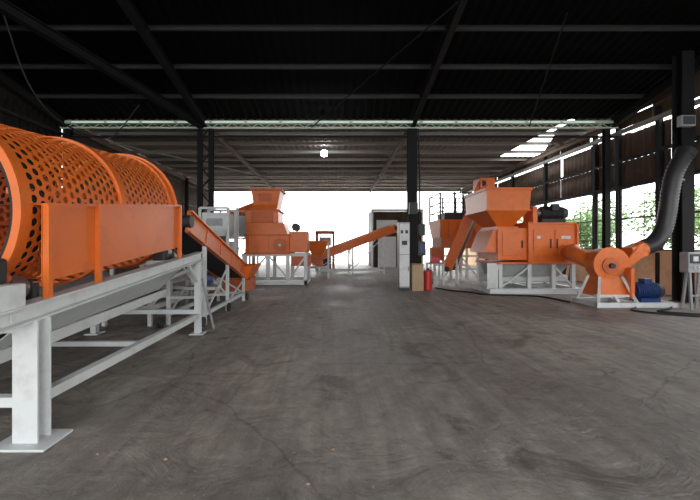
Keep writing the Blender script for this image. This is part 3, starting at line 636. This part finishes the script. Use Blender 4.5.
# cables
sweep(None, 'floor_cable', [(8.5, 9.6, .025), (8.2, 9.35, .025), (7.7, 9.05, .025), (8.1, 8.7, .025), (8.7, 8.6, .025), (9.3, 8.8, .025)], .025, BLACK, 8)
sweep(None, 'floor_cable', [(7.6, 9.6, .022), (7.2, 9.2, .022), (7.5, 8.75, .022), (8.3, 8.35, .022), (9.4, 8.2, .022)], .022, BLACK, 8)
sweep(None, 'floor_cable', [(3.7, 14.0, .025), (4.0, 13.2, .025), (4.5, 12.7, .025), (4.85, 12.1, .025), (6.2, 11.7, .025), (6.5, 10.5, .025)], .025, BLACK, 8)
sweep(None, 'hanging_cable', [(-7.9, 9.0, 7.2), (-7.7, 9.6, 5.6), (-7.4, 10.5, 4.9), (-7.1, 12, 5.0), (-6.7, 13, 6.4)], .02, BLACK, 8)

g = group('pendant_lamp', (-.52, 18.2, 6))
sweep(g, 'bulb', [(-.52, 18.2, 5.85), (-.52, 18.2, 5.88), (-.52, 18.2, 6.0), (-.52, 18.2, 6.1), (-.52, 18.2, 6.16)], lambda t, i: .02+.14*math.sin(math.pi*min(1, t*.92+.06)), LAMP, 20)
cyl(g, 'socket', (-.52, 18.2, 6.13), (-.52, 18.2, 6.22), .06, DARK); cyl(g, 'stem', (-.52, 18.2, 6.2), (-.52, 18.2, 6.4), .015, DARK)
beam(g, 'support_bar', (-.52, 17.6, 6.36), (-.52, 19.2, 6.36), .04, .04, DARK)

V, F = [], []
for i in range(90):
    x, yy, r = random.uniform(-2, 4.6), random.uniform(2.5, 12), random.uniform(.006, .018)
    n = len(V); V += [(x+r*random.uniform(.7, 1.4)*cx, yy+r*cy, r*.6*(cz+.6)) for cx, cy, cz in ((1, 0, 0), (0, 1, 0), (-1, 0, 0), (0, -1, 0), (0, 0, 1), (0, 0, -.6))]
    F += [(n, n+1, n+4), (n+1, n+2, n+4), (n+2, n+3, n+4), (n+3, n, n+4), (n+1, n, n+5), (n+2, n+1, n+5), (n+3, n+2, n+5), (n, n+3, n+5)]
mobj(None, 'gravel_debris', V, F, TAN)

for (x, yy, h) in ((17, 15, 4.2), (19, 21, 5.0), (16.5, 25, 3.8), (21, 30, 5.5), (18, 10, 4.5), (20, 38, 5)):
    t = group('tree', (x, yy, 0))
    sweep(t, 'trunk', [(x, yy, -.06), (x+.1, yy, h*.3), (x-.05, yy+.1, h*.7)], lambda t, i: .16-.08*t, BARK, 10)
    V, F = [], []
    for i in range(2600):
        a, b, r = random.uniform(0, 6.283), random.uniform(-1, 1), random.random()**.4
        q = math.sqrt(1-b*b); R3 = 1.9+.35*math.sin(3*a)+.3*math.sin(5*b+a)
        c = Vector((x+R3*r*q*math.cos(a), yy+R3*r*q*math.sin(a), h*.62+h*.38*r*b))
        u1 = Vector((random.uniform(-1, 1), random.uniform(-1, 1), random.uniform(-1, 1))).normalized()*.14
        u2 = u1.orthogonal().normalized()*.07; n = len(V)
        V += [tuple(c-u1), tuple(c+u2), tuple(c+u1), tuple(c-u2)]; F.append((n, n+1, n+2, n+3))
    mobj(t, 'crown', V, F, LEAF)

# ------------------------------------------------------------------ light
w = bpy.data.worlds.new('overcast_sky'); S.world = w; w.use_nodes = True
nt = w.node_tree; bg = nt.nodes['Background']
tc = nt.nodes.new('ShaderNodeTexCoord'); sp = nt.nodes.new('ShaderNodeSeparateXYZ'); rp = nt.nodes.new('ShaderNodeValToRGB')
nt.links.new(tc.outputs['Generated'], sp.inputs[0]); nt.links.new(sp.outputs['Z'], rp.inputs[0]); nt.links.new(rp.outputs[0], bg.inputs[0])
rp.color_ramp.elements[0].color = (1, .99, .98, 1); rp.color_ramp.elements[1].color = (.88, .93, 1, 1)
bg.inputs[1].default_value = 4.6

# ------------------------------------------------------------------ camera
cam = bpy.data.cameras.new('camera'); co = bpy.data.objects.new('camera', cam); col.objects.link(co)
co.location = (0, 0, 1.6); co.rotation_euler = (math.radians(90), 0, 0)
cam.sensor_width = 36; cam.lens = 36*380/700; cam.shift_x = 15/700; cam.shift_y = -5/700; cam.clip_end = 400
S.camera = co
